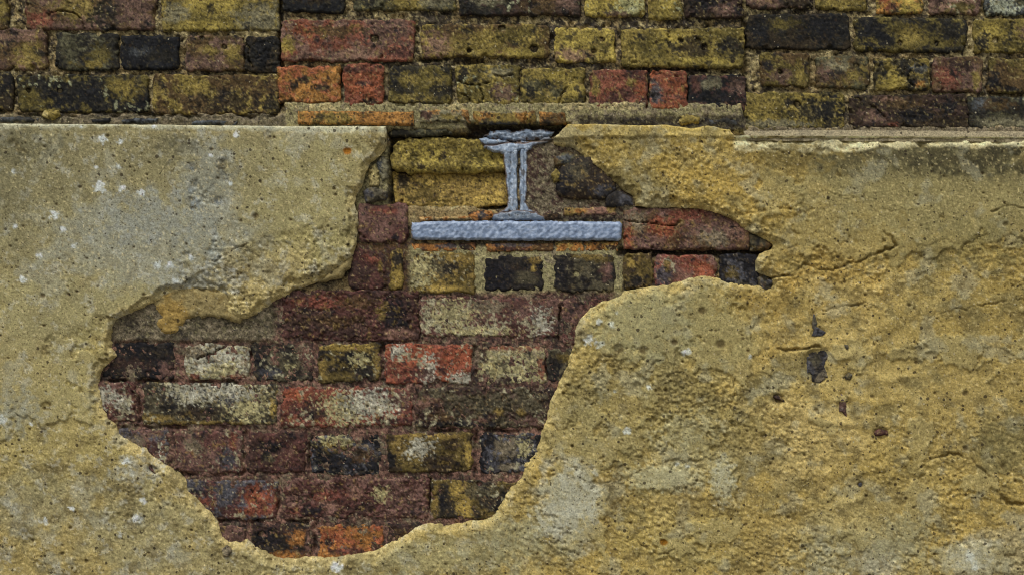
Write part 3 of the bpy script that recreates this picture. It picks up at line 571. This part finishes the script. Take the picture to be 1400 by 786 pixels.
RCR = [([(1057, 381), (1083, 375), (1103, 363), (1119, 369), (1140, 369), (1167, 360), (1190, 352), (1209, 342), (1224, 335), (1219, 325), (1207, 318)], 1.5, 7),
       ([(1006, 293), (1030, 290), (1057, 287), (1085, 286), (1112, 284)], .8, 1.8), ([(1277, 626), (1300, 621), (1326, 626), (1337, 636), (1354, 650)], 1.4, 5),
       ([(1356, 670), (1370, 677), (1379, 688), (1400, 689), (1430, 686)], 1.8, 7), ([(1256, 429), (1269, 433), (1292, 426), (1315, 421), (1333, 419), (1361, 413), (1400, 411), (1440, 405)], 1.0, 3),
       ([(1063, 478), (1079, 479), (1099, 475), (1120, 470)], 1.6, 6), ([(1125, 426), (1156, 419), (1184, 413)], 1.0, 3), ([(1254, 640), (1277, 626)], .9, 3),
       ([(295, 356), (318, 345), (343, 330)], 1.1, 3), ([(302, 732), (320, 716), (330, 700)], .9, 2), ([(240, 690), (244, 735), (252, 760)], .9, 2),
       ([(1100, 278), (1130, 262), (1180, 276), (1210, 287), (1262, 288)], .7, 1.2), ([(1357, 290), (1372, 280), (1400, 283)], 1.1, 3),
       ([(1245, 330), (1262, 338), (1290, 330), (1320, 336), (1345, 322)], 1.0, 1.8), ([(1020, 187), (1050, 200), (1075, 212)], .9, 2),
       ([(832, 224), (833, 240), (835, 246)], .9, 3), ([(870, 205), (871, 218)], .8, 2), ([(1000, 480), (1006, 520), (1003, 560)], .8, 2), ([(865, 735), (900, 758), (925, 748)], 1, 2.5)]
SKIN = [  # thin smooth outer skin still in place: polygons as blobs (cx cy rx ry)
    (880, 440, 62, 48), (965, 430, 45, 38), (1260, 268, 215, 82), (1180, 300, 90, 40), (60, 300, 330, 170), (400, 250, 130, 100), (905, 652, 48, 18), (988, 660, 17, 30), (800, 610, 60, 30),
    (40, 520, 90, 60), (780, 690, 42, 46), (1330, 765, 60, 22), (940, 600, 40, 26), (920, 745, 28, 18), (1340, 660, 30, 14), (1300, 470, 40, 12)]
PITS = [(475, 207, 5), (350, 296, 5), (1092, 290, 4), (1374, 307, 4), (398, 301, 2.5), (907, 740, 5), (900, 718, 3), (1044, 596, 5), (1372, 638, 4), (1176, 662, 5), (1320, 612, 4), (1238, 681, 3),
        (1253, 495, 3), (960, 425, 6), (985, 470, 7), (922, 468, 5), (846, 476, 8), (880, 478, 7), (1063, 545, 8), (1320, 537, 5), (1116, 560, 3), (60, 300, 2), (290, 205, 3), (110, 256, 2.5), (59, 404, 4),
        (330, 302, 2.5), (205, 223, 2), (325, 640, 4), (207, 640, 6), (96, 721, 3), (85, 756, 3), (45, 738, 3), (118, 766, 3)]
prng = np.random.default_rng(5)
RPITS = [(prng.uniform(0, 1400), prng.uniform(180, 786), prng.choice([1.1, 1.5, 2.0, 2.6], p=[.45, .3, .17, .08])) for _ in range(900)]

def skin_mask(x, y):
    m = np.zeros(x.shape)
    for i, (cx, cy, rx, ry) in enumerate(SKIN):
        sel = (np.abs(x - cx) < rx * 1.7) & (np.abs(y - cy) < ry * 1.7)
        if sel.any():
            m[sel] = np.maximum(m[sel], ell(x[sel], y[sel], cx, cy, rx, ry, .9, 200 + i, .07))
    isl = sstep(.26, .3, fbm(x, y, 85, 4, 233) + .12 * fbm(x, y, 9, 3, 234)) * sstep(640, 720, x) * sstep(390, 430, y) * .9
    m = np.maximum(m, isl)
    m = m * (1 - ell(x, y, 350, 375, 75, 45, .8, 230, .2)) * (1 - ell(x, y, 430, 340, 45, 30, .8, 231, .3) * .8) * (1 - ell(x, y, 268, 270, 9, 22, .5, 232, .2))
    return m

def fast_mask(fn, x, y):
    return fn(x, y)

def pit_field(x, y):
    v = np.zeros(x.shape); order = np.argsort(x); xsrt = x[order]
    for (a, b, r) in PITS + RPITS:
        i0, i1 = np.searchsorted(xsrt, a - 2 * r - 1), np.searchsorted(xsrt, a + 2 * r + 1)
        j = order[i0:i1]; j = j[np.abs(y[j] - b) < 2 * r + 1]
        if len(j):
            d = np.hypot(x[j] - a, (y[j] - b) * 1.15) / r
            v[j] = np.maximum(v[j], 1 - sstep(.55, 1.2, d))
    return v

CACHE = {}
def render_fields(x, y, s):
    if 'k' in CACHE and CACHE['k'] == len(x): return CACHE['v']
    sk = skin_mask(x, y)
    pit = pit_field(x, y)
    cr = np.zeros(x.shape); lip = np.zeros(x.shape)
    wx = x + 4 * fbm(x, y, 16, 2, 301) + 1.5 * fbm(x, y, 5, 2, 303); wy = y + 4 * fbm(x, y, 16, 2, 302) + 1.5 * fbm(x, y, 5, 2, 304)
    for pts, wd, dp in RCR:
        P = np.array(pts); sel = (x > P[:, 0].min() - 22) & (x < P[:, 0].max() + 22) & (y > P[:, 1].min() - 22) & (y < P[:, 1].max() + 22)
        d = line_dist(wx[sel], wy[sel], pts)
        vary = np.clip(.9 + 1.3 * fbm(x[sel], y[sel], 30, 2, 305), .4, 1.4)
        cr[sel] = np.maximum(cr[sel], dp * vary * (1 - sstep(wd * .5, wd * 1.6, d)))
        lip[sel] = np.maximum(lip[sel], dp * .25 * (1 - sstep(2, 16, d)))
    CACHE['k'] = len(x); CACHE['v'] = (sk, pit, cr, lip)
    return CACHE['v']

def rough_zone(x, y, sk):
    r = .75 - .62 * sk
    r = r * (1 - .55 * ell(x, y, 1250, 480, 220, 110, .4, 310, .5))          # smoother yellow belly on the right
    r = r + .5 * ell(x, y, 900, 560, 140, 70, .5, 311, .4) + .35 * ell(x, y, 1090, 330, 110, 90, .5, 312, .4) + .3 * ell(x, y, 360, 390, 80, 50, .5, 313, .4)
    r = r * np.clip(.85 + 1.0 * fbm(x, y, 110, 3, 314) + .5 * fbm(x, y, 30, 2, 315), .25, 1.5)
    r = r * (1 - .35 * sstep(420, 250, x) * sstep(420, 520, y)) * (1 - .5 * sstep(190, 182, y))
    return np.clip(r, .06, 1.3)

RIDGES = [[(1135, 492), (1195, 480), (1262, 470)], [(1140, 530), (1180, 523), (1240, 515)], [(1068, 486), (1100, 478), (1160, 462), (1230, 440)], [(1070, 560), (1110, 572), (1180, 580)], [(1030, 455), (1090, 440), (1150, 426)],
          [(1160, 545), (1195, 552), (1240, 545)], [(1080, 640), (1140, 650), (1210, 640), (1270, 610)], [(1140, 700), (1190, 670), (1230, 640)], [(1006, 298), (1060, 292), (1110, 290)], [(1040, 350), (1100, 346), (1180, 345)], [(980, 700), (1040, 690), (1090, 700)]]

PEBBLES = [([(1101, 492), (1104, 480), (1114, 474), (1129, 476), (1133, 488), (1128, 500), (1134, 516), (1122, 525), (1110, 522), (1103, 510)], 'v', 'k', 25, [('q', .7, .8, .3, .2), ('g', .4, .35, .25, .2)]),
                       ([(1112, 424), (1116, 434), (1119, 446), (1130, 455), (1124, 459), (1106, 461), (1111, 450), (1110, 438)], 'v', 'g', 25),
                       ([(1150, 536), (1157, 540), (1158, 560), (1159, 571), (1146, 564), (1147, 548)], 'm', 'v', 26),
                       ([(1194, 590), (1202, 585), (1214, 589), (1215, 595), (1196, 596)], 'M', 'B', 26), ([(1154, 514), (1160, 508), (1166, 512), (1163, 520), (1155, 519)], 'g', 'v', 26),
                       ([(1172, 660), (1177, 656), (1181, 661), (1178, 668), (1173, 666)], 'v', 'k', 27), ([(1154, 470), (1160, 471), (1162, 480), (1156, 478)], 'v', 'g', 26),
                       ([(1055, 541), (1065, 539), (1074, 547), (1073, 550), (1060, 546)], 'B', 'd', 25), ([(302, 750), (310, 745), (318, 752), (312, 762), (304, 760)], 'q', 'l', 20),
                       ([(201, 633), (208, 640), (216, 648), (211, 648), (203, 640)], 'B', 'M', 24)]
CARVE = True

def coat_h(x, y, s):
    sk, pit, cr, lip = render_fields(x, y, s)
    R = rough_zone(x, y, sk)
    v = 11.5 + 2.4 * fbm(x, y, 230, 2, 320) + 2.8 * fbm(x, y, 70, 2, 321) * (.4 + .6 * R)
    v = v + R * (1.5 * ridge(x, y * 1.2, 40, 3, 322) + 2.0 * fbm(x, y, 15, 3, 323) + 2.2 * np.abs(fbm(x, y, 11, 3, 330)) * 2 + 1.3 * fbm(x, y, 4.6, 2, 324))
    for pb in PEBBLES if CARVE else []:
        P = np.array(pb[0], float); c_ = P.mean(0); sel = (np.abs(x - c_[0]) < 40) & (np.abs(y - c_[1]) < 40)
        if sel.any():
            ang = np.arctan2(P[:, 1] - c_[1], P[:, 0] - c_[0]); o_ = np.argsort(ang); rad = np.hypot(P[:, 0] - c_[0], P[:, 1] - c_[1])
            rr = np.interp(np.arctan2(y[sel] - c_[1], x[sel] - c_[0]), ang[o_], rad[o_], period=2 * np.pi)
            v[sel] -= (3 if rad.max() > 9 else 1.5) * (1 - sstep(.85, 1.1, np.hypot(x[sel] - c_[0], y[sel] - c_[1]) / rr))
    for i, pts in enumerate(RIDGES):
        P = np.array(pts); sel = (x > P[:, 0].min() - 30) & (x < P[:, 0].max() + 30) & (y > P[:, 1].min() - 30) & (y < P[:, 1].max() + 30)
        xx, yy = x[sel], y[sel]
        d = line_dist(xx + 7 * fbm(xx, yy, 30, 3, 540), yy + 7 * fbm(xx, yy, 30, 3, 541), pts)
        v[sel] += 2.4 * np.exp(-(d / 6.5) ** 2) * np.clip(.8 + fbm(xx, yy, 26, 2, 542), .1, 1.5)
    v = v + 3.2 * sk + .4 * fbm(x, y, 3.3, 2, 325) - 2.6 * pit - cr + lip
    lv = fbm(x * .93 + y * .36, (y * .93 - x * .36) * 1.9, 85, 5, 326)                                         # flaked ledges of the eroded face
    st = np.floor(lv * 3.5 + .5) / 3.5 - lv
    v = v + (R * .6 + .25 * sstep(650, 800, x) * sstep(230, 270, y) + .08) * 9 * st * (1 - .6 * ell(x, y, 1210, 490, 190, 110, .4, 316, .5)) * (1 - .5 * sk)
    v = v + 3.0 * (1 - sstep(185, 190, y + 2 * fbm(x, y, 30, 2, 331))) * sstep(770, 790, x)
    br = s + 11 * fbm(x, y, 38, 3, 335) + 5 * fbm(x, y, 10, 3, 336)
    lost = (1 - sstep(8.5, 10.5, br)) * (y > 190) * (s < 29)
    v = v - lost * (4.5 + 1.8 * fbm(x, y, 7, 3, 337) + .12 * np.clip(12 - s, 0, 12))
    lost2 = (1 - sstep(3, 4.5, br + 4 * fbm(x, y, 22, 3, 338))) * (y > 190)
    v = v - lost2 * 3
    e0 = np.clip(3.5 + 3 * fbm(x, y, 45, 3, 327), 1.5, 8) * np.where(y < 186, .5, 1)
    e = np.clip(1 - s / e0, 0, 1) * np.where((y < 195) & (x > 1000), .2, 1)
    v = v - 4 * e ** 1.4 * np.clip(1 + 1.2 * fbm(x, y, 14, 2, 328) + .3 * fbm(x, y, 5, 2, 329), .1, 2)
    return v

ZONES = [  # broad colour zones of the coat: cx cy rx ry, colour, strength
    (120, 250, 360, 130, (134, 122, 82), .9), (40, 215, 170, 60, (112, 102, 70), .7), (250, 200, 50, 20, (104, 96, 70), .7), (200, 330, 130, 60, (138, 139, 126), .8), (285, 260, 36, 70, (132, 136, 130), .85),
    (430, 280, 80, 100, (152, 138, 86), .8), (360, 380, 80, 40, (168, 148, 96), .7), (440, 177, 90, 7, (186, 176, 140), .8), (90, 430, 150, 50, (148, 136, 88), .7), (60, 600, 120, 90, (158, 140, 84), .7),  # the thin pale strip paints in the lit top-left edge
    (110, 520, 60, 40, (172, 152, 88), .6), (200, 720, 90, 60, (146, 134, 92), .7), (40, 690, 60, 40, (142, 134, 100), .5), (340, 770, 160, 20, (150, 136, 92), .7),
    (900, 220, 140, 55, (150, 126, 66), .8), (1000, 250, 130, 50, (172, 142, 74), .7), (930, 180, 120, 9, (182, 156, 88), .8), (1270, 255, 170, 70, (138, 122, 74), .9), (1180, 215, 120, 28, (120, 106, 66), .7), (1330, 215, 110, 26, (96, 88, 60), .85), (1290, 205, 90, 16, (100, 92, 66), .6),
    (1120, 420, 110, 70, (172, 140, 74), .8), (1200, 480, 160, 90, (172, 148, 90), .8), (1090, 600, 90, 60, (182, 157, 100), .7), (1330, 440, 110, 70, (154, 130, 72), .8), (1330, 580, 90, 70, (160, 136, 80), .6),
    (880, 440, 70, 50, (162, 148, 100), .9), (970, 450, 60, 50, (150, 134, 84), .7), (890, 560, 130, 80, (148, 130, 80), .85), (960, 620, 70, 30, (172, 156, 110), .5), (780, 690, 42, 55, (178, 172, 150), .85), (905, 652, 46, 18, (186, 172, 128), .8),
    (988, 655, 16, 34, (176, 166, 128), .7), (840, 700, 14, 60, (132, 108, 60), .75), (930, 730, 110, 50, (168, 145, 84), .8), (1060, 740, 60, 50, (162, 138, 82), .7), (700, 740, 70, 40, (148, 134, 92), .8), (580, 760, 90, 26, (150, 138, 96), .8),
    (1180, 740, 90, 60, (158, 142, 96), .8), (1210, 680, 60, 36, (150, 130, 80), .6), (1330, 765, 44, 28, (180, 174, 150), .7), (1390, 760, 50, 40, (150, 142, 118), .5), (1290, 700, 60, 30, (168, 140, 76), .6), (1200, 770, 30, 22, (170, 166, 148), .5), (1380, 600, 60, 40, (128, 114, 72), .6)]
WSPOT = [(137, 256, 8), (167, 258, 4.5), (193, 264, 5.5), (141, 191, 6), (163, 228, 4), (133, 229, 3), (87, 314, 4.5), (324, 185, 5), (289, 213, 3), (31, 382, 5), (211, 174, 4), (22, 310, 3.5), (54, 350, 4), (20, 235, 4), (101, 336, 4),
         (76, 295, 7), (317, 251, 3), (112, 174, 2.5), (165, 195, 4), (216, 362, 5), (233, 363, 5), (240, 385, 5), (262, 352, 4), (857, 588, 5), (818, 440, 4), (836, 443, 5), (805, 465, 7), (844, 428, 3), (940, 480, 5), (935, 483, 4), (172, 630, 5), (60, 712, 5), (98, 694, 4), (187, 708, 6),
         (164, 730, 4), (196, 684, 4), (460, 775, 8), (1326, 760, 8), (1332, 772, 6), (820, 470, 6), (1026, 487, 3), (940, 636, 3), (925, 633, 3), (840, 535, 2.5), (888, 528, 4), (3, 573, 7), (43, 579, 3)]

LATE = [(788, 672, 26, 34, (166, 160, 138), .75), (768, 706, 34, 20, (166, 160, 138), .75), (750, 724, 20, 12, (166, 160, 138), .7), (905, 652, 46, 15, (170, 160, 122), .8), (988, 655, 15, 32, (166, 158, 128), .8), (1328, 765, 24, 15, (166, 160, 138), .5), (880, 440, 58, 40, (148, 138, 98), .7),
        (945, 585, 40, 22, (160, 150, 112), .6), (705, 735, 40, 28, (146, 138, 104), .6), (1130, 765, 40, 24, (154, 146, 116), .6), (1235, 735, 50, 26, (150, 140, 104), .6), (1080, 215, 70, 24, (128, 108, 58), .6), (1140, 330, 110, 34, (142, 120, 66), .5),
        (1340, 335, 80, 34, (120, 108, 66), .55), (1050, 415, 60, 22, (140, 116, 60), .55), (1010, 600, 50, 26, (130, 112, 64), .6), (960, 690, 60, 16, (118, 98, 54), .6), (1380, 610, 40, 36, (116, 104, 64), .55), (1200, 640, 70, 30, (140, 118, 62), .4), (1030, 750, 30, 40, (140, 116, 62), .5),
        (190, 640, 30, 18, (158, 156, 140), .5), (200, 300, 60, 34, (134, 134, 122), .5), (270, 380, 60, 20, (150, 148, 134), .5), (25, 200, 50, 26, (98, 92, 66), .6), (245, 198, 26, 10, (92, 85, 60), .7), (20, 280, 30, 60, (110, 102, 72), .5), (20, 560, 30, 30, (134, 132, 112), .5)]

def coat_c(x, y, s, h):
    sk, pit, cr, lip = render_fields(x, y, s)
    n1 = fbm(x, y, 60, 4, 340); n2 = fbm(x, y, 14, 3, 341); n3 = fbm(x, y, 4.2, 2, 342)
    base = lin((158, 136, 80)); col = np.repeat(base[None], len(x), 0)
    col = mixc(col, .7 * sstep(480, 760, x + 80 * n1), lin((168, 140, 76)))
    for i, (cx, cy, rx, ry, c, k) in enumerate(ZONES):
        sel = (np.abs(x - cx) < rx * 2) & (np.abs(y - cy) < ry * 2)
        if sel.any():
            col[sel] = mixc(col[sel], k * ell(x[sel], y[sel], cx, cy, rx, ry, .75, 350 + i, .4), lin(c))
    col = mixc(col, .45 * sk, lin((150, 138, 96)))
    # broken arris along the hole, its light-catching rim painted in as a paler colour
    e = (1 - sstep(3, 15, s + 6 * n2)) * (y > 180)
    col = mixc(col, .65 * e, lin((184, 161, 104)))
    dl = y - 175 - 5 * sstep(200, 480, x) + 7 * fbm(x, y, 26, 3, 344)
    col = mixc(col, .85 * (1 - sstep(-2, 2.5, dl)) * (x < 560), lin((176, 168, 134)))  # light caught by the upward top-left edge, painted as a pale line
    # pale cracked strip under the fillet on the right, dirt below it
    dv = y - (208 - 8 * sstep(1120, 1300, x)) + 9 * fbm(x, y, 44, 4, 345)
    gm = np.maximum(ell(x, y, 1340, 214, 130, 26, .8, 530, .5), .8 * ell(x, y, 1180, 212, 120, 24, .8, 531, .6))
    col = mixc(col, .9 * gm * sstep(-.7, 0, fbm(x, y, 12, 4, 532)), lin((66, 60, 42)))
    col = mixc(col, (1 - sstep(-3, 3, dv)) * sstep(1000, 1008, x), lin((196, 182, 140)))
    # drifting ochre and grey mottling, dark grime, pale bloom
    col = mixc(col, (1 - .8 * sk) * (.12 + .33 * sstep(450, 700, x + .5 * np.clip(y - 450, 0, 400))) * sstep(.12, .5, n1 + .4 * n2), lin((174, 152, 96)))
    ms = 1 - .65 * sk
    col = mixc(col, .55 * ms * sstep(.08, .38, fbm(x * .8 + y * .5, y * .9 - x * .3, 75, 4, 333) + .25 * n2), lin((112, 102, 68)))
    col = mixc(col, .50 * sstep(.15, .4, fbm(x, y, 48, 4, 334) + .2 * n2), lin((150, 143, 116)))
    col = mixc(col, .60 * ms * sstep(.10, .42, fbm(x, y, 30, 4, 346) + .3 * n3), lin((112, 96, 58)))
    col = mixc(col, .35 * sstep(.2, .5, fbm(x, y, 22, 3, 347) + .4 * n3) * sstep(1000, 500, x), lin((168, 164, 146)))
    col = mixc(col, .55 * sstep(.33, .6, fbm(x, y, 5, 3, 348)), lin((92, 78, 48)))
    col = mixc(col, .45 * sstep(.3, .6, fbm(x, y, 4, 2, 349)), lin((206, 184, 130)))
    for i, (a, b, r) in enumerate(WSPOT):
        sel = (np.abs(x - a) < 2.5 * r) & (np.abs(y - b) < 2.5 * r)
        col[sel] = mixc(col[sel], .72 * ell(x[sel], y[sel], a, b, r * .85, r * .8, 1.3, 400 + i, .45), lin((196, 197, 186)))
    col = mixc(col, .72 * pit, lin((84, 66, 38)))
    col = mixc(col, .4 * np.clip(cr / 5, 0, 1), lin((110, 92, 54)))
    col = mixc(col, ell(x, y, 475, 207, 6, 5, .3, 500, .2), lin((150, 96, 30)))
    col = mixc(col, ell(x, y, 907, 740, 6, 4, .3, 501, .2), lin((134, 90, 24)))
    for i, (cx, cy, rx, ry, c, k) in enumerate(LATE):
        sel = (np.abs(x - cx) < rx * 2) & (np.abs(y - cy) < ry * 2)
        col[sel] = mixc(col[sel], k * ell(x[sel], y[sel], cx, cy, rx, ry, 1.2, 560 + i, .12) * (.25 + .75 * sstep(-.3, 0, fbm(x[sel], y[sel], 8, 3, 590 + i))) * (.75 + .5 * np.clip(n2[sel] + .3, 0, 1)), lin(c))
    col = col * (np.clip(col.mean(1), .02, 1) / .235)[:, None] ** .2
    rx_ = sstep(560, 820, x)[:, None]
    col = col * (1 - rx_ * (1 - np.array([.955, .955, .95])))
    col = col * (1 + sstep(620, 420, x)[:, None] * np.array([-.01, 0, .09]))
    return col * np.array([1.40, 1.50, 1.56]) * np.clip(1 + .2 * n2 + (.2 + .3 * rough_zone(x, y, sk)) * n3, .3, 2)[:, None]

coat = thing('render_coat', 'thick yellow grey cement render with a large ragged hole over the lower bricks', 'wall render', (0, 0, 0))
slab('topcoat', coat, RP, coat_h, coat_c, M_RENDER, back=4, plane=11, amp=1.1, scale=9, seed=7, xs=axis(WX0 - 8, -14, 1414, WX1 + 8, 1.5, 3.5), ys=axis(160, 162, 800, 1236, 1.5, 5))

# thin first coat left under the lip
def und_h(x, y, s):
    return 5 + 2.0 * fbm(x, y, 30, 3, 510) + 2.6 * fbm(x, y, 9, 3, 511) + 1.0 * fbm(x, y, 4, 2, 512) - 4 * np.clip(1 - s / 7, 0, 1) ** 2 + 4 * sstep(225, 300, x)
def und_c(x, y, s, h):
    n2 = fbm(x, y, 12, 3, 513); n3 = fbm(x, y, 4, 2, 514)
    col = np.repeat(lin((160, 144, 98))[None], len(x), 0)
    col = mixc(col, ell(x, y, 232, 432, 26, 26, .5, 515, .3), lin((170, 142, 80)))
    col = mixc(col, .6 * sstep(.15, .4, n2), lin((134, 114, 66)))
    return col * (1 + .2 * n2 + .3 * n3)[:, None]
slab('undercoat', coat, [(200, 412), (240, 392), (300, 396), (345, 415), (352, 428), (326, 440), (300, 434), (285, 432), (264, 433), (254, 438), (243, 451), (231, 461), (223, 456), (211, 443), (219, 430), (210, 419)],
     und_h, und_c, M_RENDER, plane=7, amp=3.2, scale=9, seed=31, back=6)
slab('undercoat', coat, [(462, 362), (482, 350), (478, 366), (466, 380), (440, 386), (428, 386), (445, 376)], lambda x, y, s: 8 + 1.5 * fbm(x, y, 10, 3, 516) - 5 * np.clip(1 - s / 6, 0, 1) ** 2, und_c, M_RENDER, plane=8, amp=1.5, scale=12, seed=32, back=6)

# sloping fillet on top of the coat, right-hand side
def fil_h(x, y, s):
    return 3 + .8 * np.clip(y - 177, 0, 10) + .6 * fbm(x, y, 20, 3, 520) + .4 * fbm(x, y, 4, 2, 521)
def fil_c(x, y, s, h):
    n2 = fbm(x, y * 2, 24, 3, 522); n3 = fbm(x, y, 4, 2, 523)
    col = np.repeat(lin((164, 152, 122))[None], len(x), 0)
    col = mixc(col, sstep(.05, .35, n2), lin((140, 130, 106)))
    return col * (1 + .12 * n2 + .2 * n3)[:, None]
slab('mortar_fillet', coat, [(1018, 178), (1100, 177), (1250, 178), (1400, 179), (WX1, 180), (WX1, 195), (1400, 194), (1200, 193), (1020, 192)], fil_h, fil_c, M_MORTAR, plane=18, amp=.8, scale=16, seed=33,
     xs=axis(1010, 1012, 1410, WX1 + 8, 1.6, 8), ys=np.arange(172, 196, 1.4), back=4)

# pebbles cast into the coat, bedded flush in their sockets
CARVE = False
for poly, a, b, lv, *pp in PEBBLES:
    CACHE.clear(); pc = np.array(poly, float).mean(0); lv = float(coat_h(np.array([pc[0]] * 3), np.array([pc[1]] * 3), np.array([50.] * 3)).mean()) + .2
    lump('pebble', poly, a, b, lv, 1.0, M_STONE, soot=-.7, dome=1.2, r=5, pats=pp[0] if pp else (), amp=.8, back=-2, step=1.1, parent=coat)

# ------------------------------------------------------------------ steel beam end and its bearing plate
beam = thing('steel_beam', 'flaking grey painted end of a steel I beam standing on the grey plate', 'steel beam', (0, 0, 0))
PAINT, PALE, RUST = lin((140, 157, 178)), lin((196, 210, 226)), lin((100, 70, 38))
def steel_c(seed, rust):
    def c(x, y, s, h):
        n = fbm(x, y, 16, 3, seed); n2 = fbm(x, y, 5, 3, seed + 2); n3 = fbm(x, y, 2.6, 2, seed + 3)
        col = np.repeat(PAINT[None], len(x), 0)
        col = mixc(col, sstep(-.1, .35, n2 + .4 * n), PALE)
        col = mixc(col, .55 * sstep(.15, .45, n), lin((104, 110, 120)))
        col = mixc(col, .85 * sstep(rust, rust + .2, -s / 7. + .5 + .9 * n2) , RUST)
        col = mixc(col, .8 * sstep(.36, .5, n2 - .2 * n), lin((58, 50, 44)))
        return col * (1 + .18 * n3)[:, None]
    return c
def web_h(x, y, s):
    v = -1 + 1.2 * fbm(x, y * .22, 6, 3, 601) + .6 * fbm(x, y, 5, 2, 602) - 4 * np.clip(1 - s / 2.5, 0, 1) ** 2
    g = x - 709 - 1.5 * fbm(y, x, 20, 2, 603)
    v = v + 4 * sstep(226, 208, y)
    return v - 9 * (1 - sstep(.8, 2.6, np.abs(g))) - 3 * (1 - sstep(.5, 2, np.abs(x - 698 - 3 * fbm(y, x, 14, 2, 604)))) * (y < 270) - 2 * (1 - sstep(.5, 1.6, np.abs(x - 717)))
def web_c(x, y, s, h):
    col = steel_c(610, .66)(x, y, s, h)
    col = mixc(col, .75 * sstep(.2, .42, fbm(x, y * .2, 4.5, 3, 605)), lin((78, 66, 50)))
    col = mixc(col, .6 * sstep(.2, .42, fbm(x, y * .25, 5, 3, 606)), PALE)
    g = np.abs(x - 709 - 1.5 * fbm(y, x, 20, 2, 603))
    col = mixc(col, .8 * (1 - sstep(.6, 2.4, s + 1.2 * fbm(x, y, 6, 2, 608))), RUST)
    return mixc(col, .8 * (1 - sstep(1, 2.8, g)), lin((70, 56, 36)))
def fl_h(lv, seed):
    def h(x, y, s):
        return lv + 1.2 * fbm(x * .5, y, 8, 3, seed) + .7 * fbm(x, y, 4, 2, seed + 1) - 5 * np.clip(1 - s / 3, 0, 1) ** 2 - 4 * (1 - sstep(.6, 1.8, np.abs(y - 195 + .08 * (x - 700) - 3 * fbm(x, y, 25, 2, seed + 2))))
    return h
slab('web', beam, [(686, 205), (725, 202), (722, 212), (721, 230), (721, 262), (718, 277), (724, 286), (736, 291), (682, 291), (693, 283), (694, 274), (692, 250), (690, 228), (687, 214)], web_h, web_c, M_STEEL, step=1.1, amp=1.2, scale=10, seed=41, back=230)
slab('flange', beam, [(656, 190), (664, 188), (700, 194), (735, 192), (751, 187), (757, 191), (746, 195), (732, 198), (725, 204), (706, 207), (691, 215), (686, 210), (672, 207), (661, 202)], fl_h(3, 620), lambda x, y, s, h: mixc(mixc(steel_c(625, .5)(x, y, s, h), .85 * (1 - sstep(.8, 2.2, np.abs(y - 195.5 + .08 * (x - 700) - 3 * fbm(x, y, 25, 2, 622)))), RUST), .6 * sstep(724, 736, x + 5 * fbm(x, y, 6, 2, 627)), lin((92, 82, 66))), M_STEEL, step=1.0, amp=1.4, scale=9, seed=42, back=230, plane=8)
slab('paint_crust', beam, [(661, 187), (668, 180), (690, 178), (712, 178), (740, 177), (758, 181), (755, 187), (735, 191), (700, 193), (672, 190)], lambda x, y, s: -1 + 3.0 * fbm(x * .6, y, 9, 3, 650) + 1.4 * fbm(x, y, 4, 2, 651) - 5 * np.clip(1 - s / 4, 0, 1), lambda x, y, s, h: .7 * steel_c(652, .36)(x, y, s, h), M_STEEL, step=1.0, amp=2.2, scale=9, seed=46, back=60, plane=3)
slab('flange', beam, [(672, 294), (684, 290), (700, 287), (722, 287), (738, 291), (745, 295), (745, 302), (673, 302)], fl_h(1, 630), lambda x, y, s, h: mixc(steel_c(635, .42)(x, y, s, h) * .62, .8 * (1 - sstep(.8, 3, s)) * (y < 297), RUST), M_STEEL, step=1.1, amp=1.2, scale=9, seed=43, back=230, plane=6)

def plate_h(x, y, s):
    return 7 + .8 * fbm(x, y, 30, 2, 640) + 1.0 * fbm(x + y, y - x * .3, 8, 3, 641) + .45 * fbm(x, y, 3.5, 2, 642) - 5 * np.clip(1 - s / 4, 0, 1) ** 2
def plate_c(x, y, s, h):
    n2 = fbm(x + y, y - x * .3, 7, 3, 643); n3 = fbm(x, y, 3, 2, 644)
    col = np.repeat(lin((136, 154, 182))[None], len(x), 0)
    col = mixc(col, sstep(-.05, .3, n2), lin((176, 192, 216)))
    col = mixc(col, .6 * sstep(.15, .4, -n2), lin((96, 110, 134)))
    col = mixc(col, .8 * sstep(.3, .6, .5 - s / 5 + .7 * n3) * sstep(578, 566, x + 5 * n3), RUST)
    col = mixc(col, .8 * sstep(.2, .5, n3 - s / 4.) , RUST)
    return col * (1 + .15 * n3)[:, None]
pl = slab('bearing_plate', None, [(562, 304), (600, 302), (700, 302), (848, 303), (851, 306), (850, 326), (846, 329), (700, 329), (568, 328), (562, 325)], plate_h, plate_c, M_STEEL, step=1.2, amp=.8, scale=12, seed=44, back=120, plane=12)
pl['label'] = 'long narrow pale blue grey painted steel plate set in the bricks under the beam'; pl['category'] = 'steel plate'; pl['kind'] = 'thing'

# ------------------------------------------------------------------ pavement
n = 9; gx = np.linspace(-60, 60, n); gy = np.linspace(-80, .15, n)
GX, GY = np.meshgrid(gx, gy)
V = np.stack([GX.ravel(), GY.ravel(), np.zeros(n * n)], 1)
I = np.arange(n * n).reshape(n, n)
Q = np.stack([I[:-1, :-1].ravel(), I[:-1, 1:].ravel(), I[1:, 1:].ravel(), I[1:, :-1].ravel()], 1)
gm = new_mesh('pavement', V, Q, np.repeat(lin((120, 116, 108))[None], n * n, 0)); gm.materials.append(material('pavement_stone', .9, .2, .1, .1, bscale=200))
go = bpy.data.objects.new('pavement', gm); COL.objects.link(go); go['kind'] = 'structure'; go['label'] = 'grey pavement at the foot of the wall'
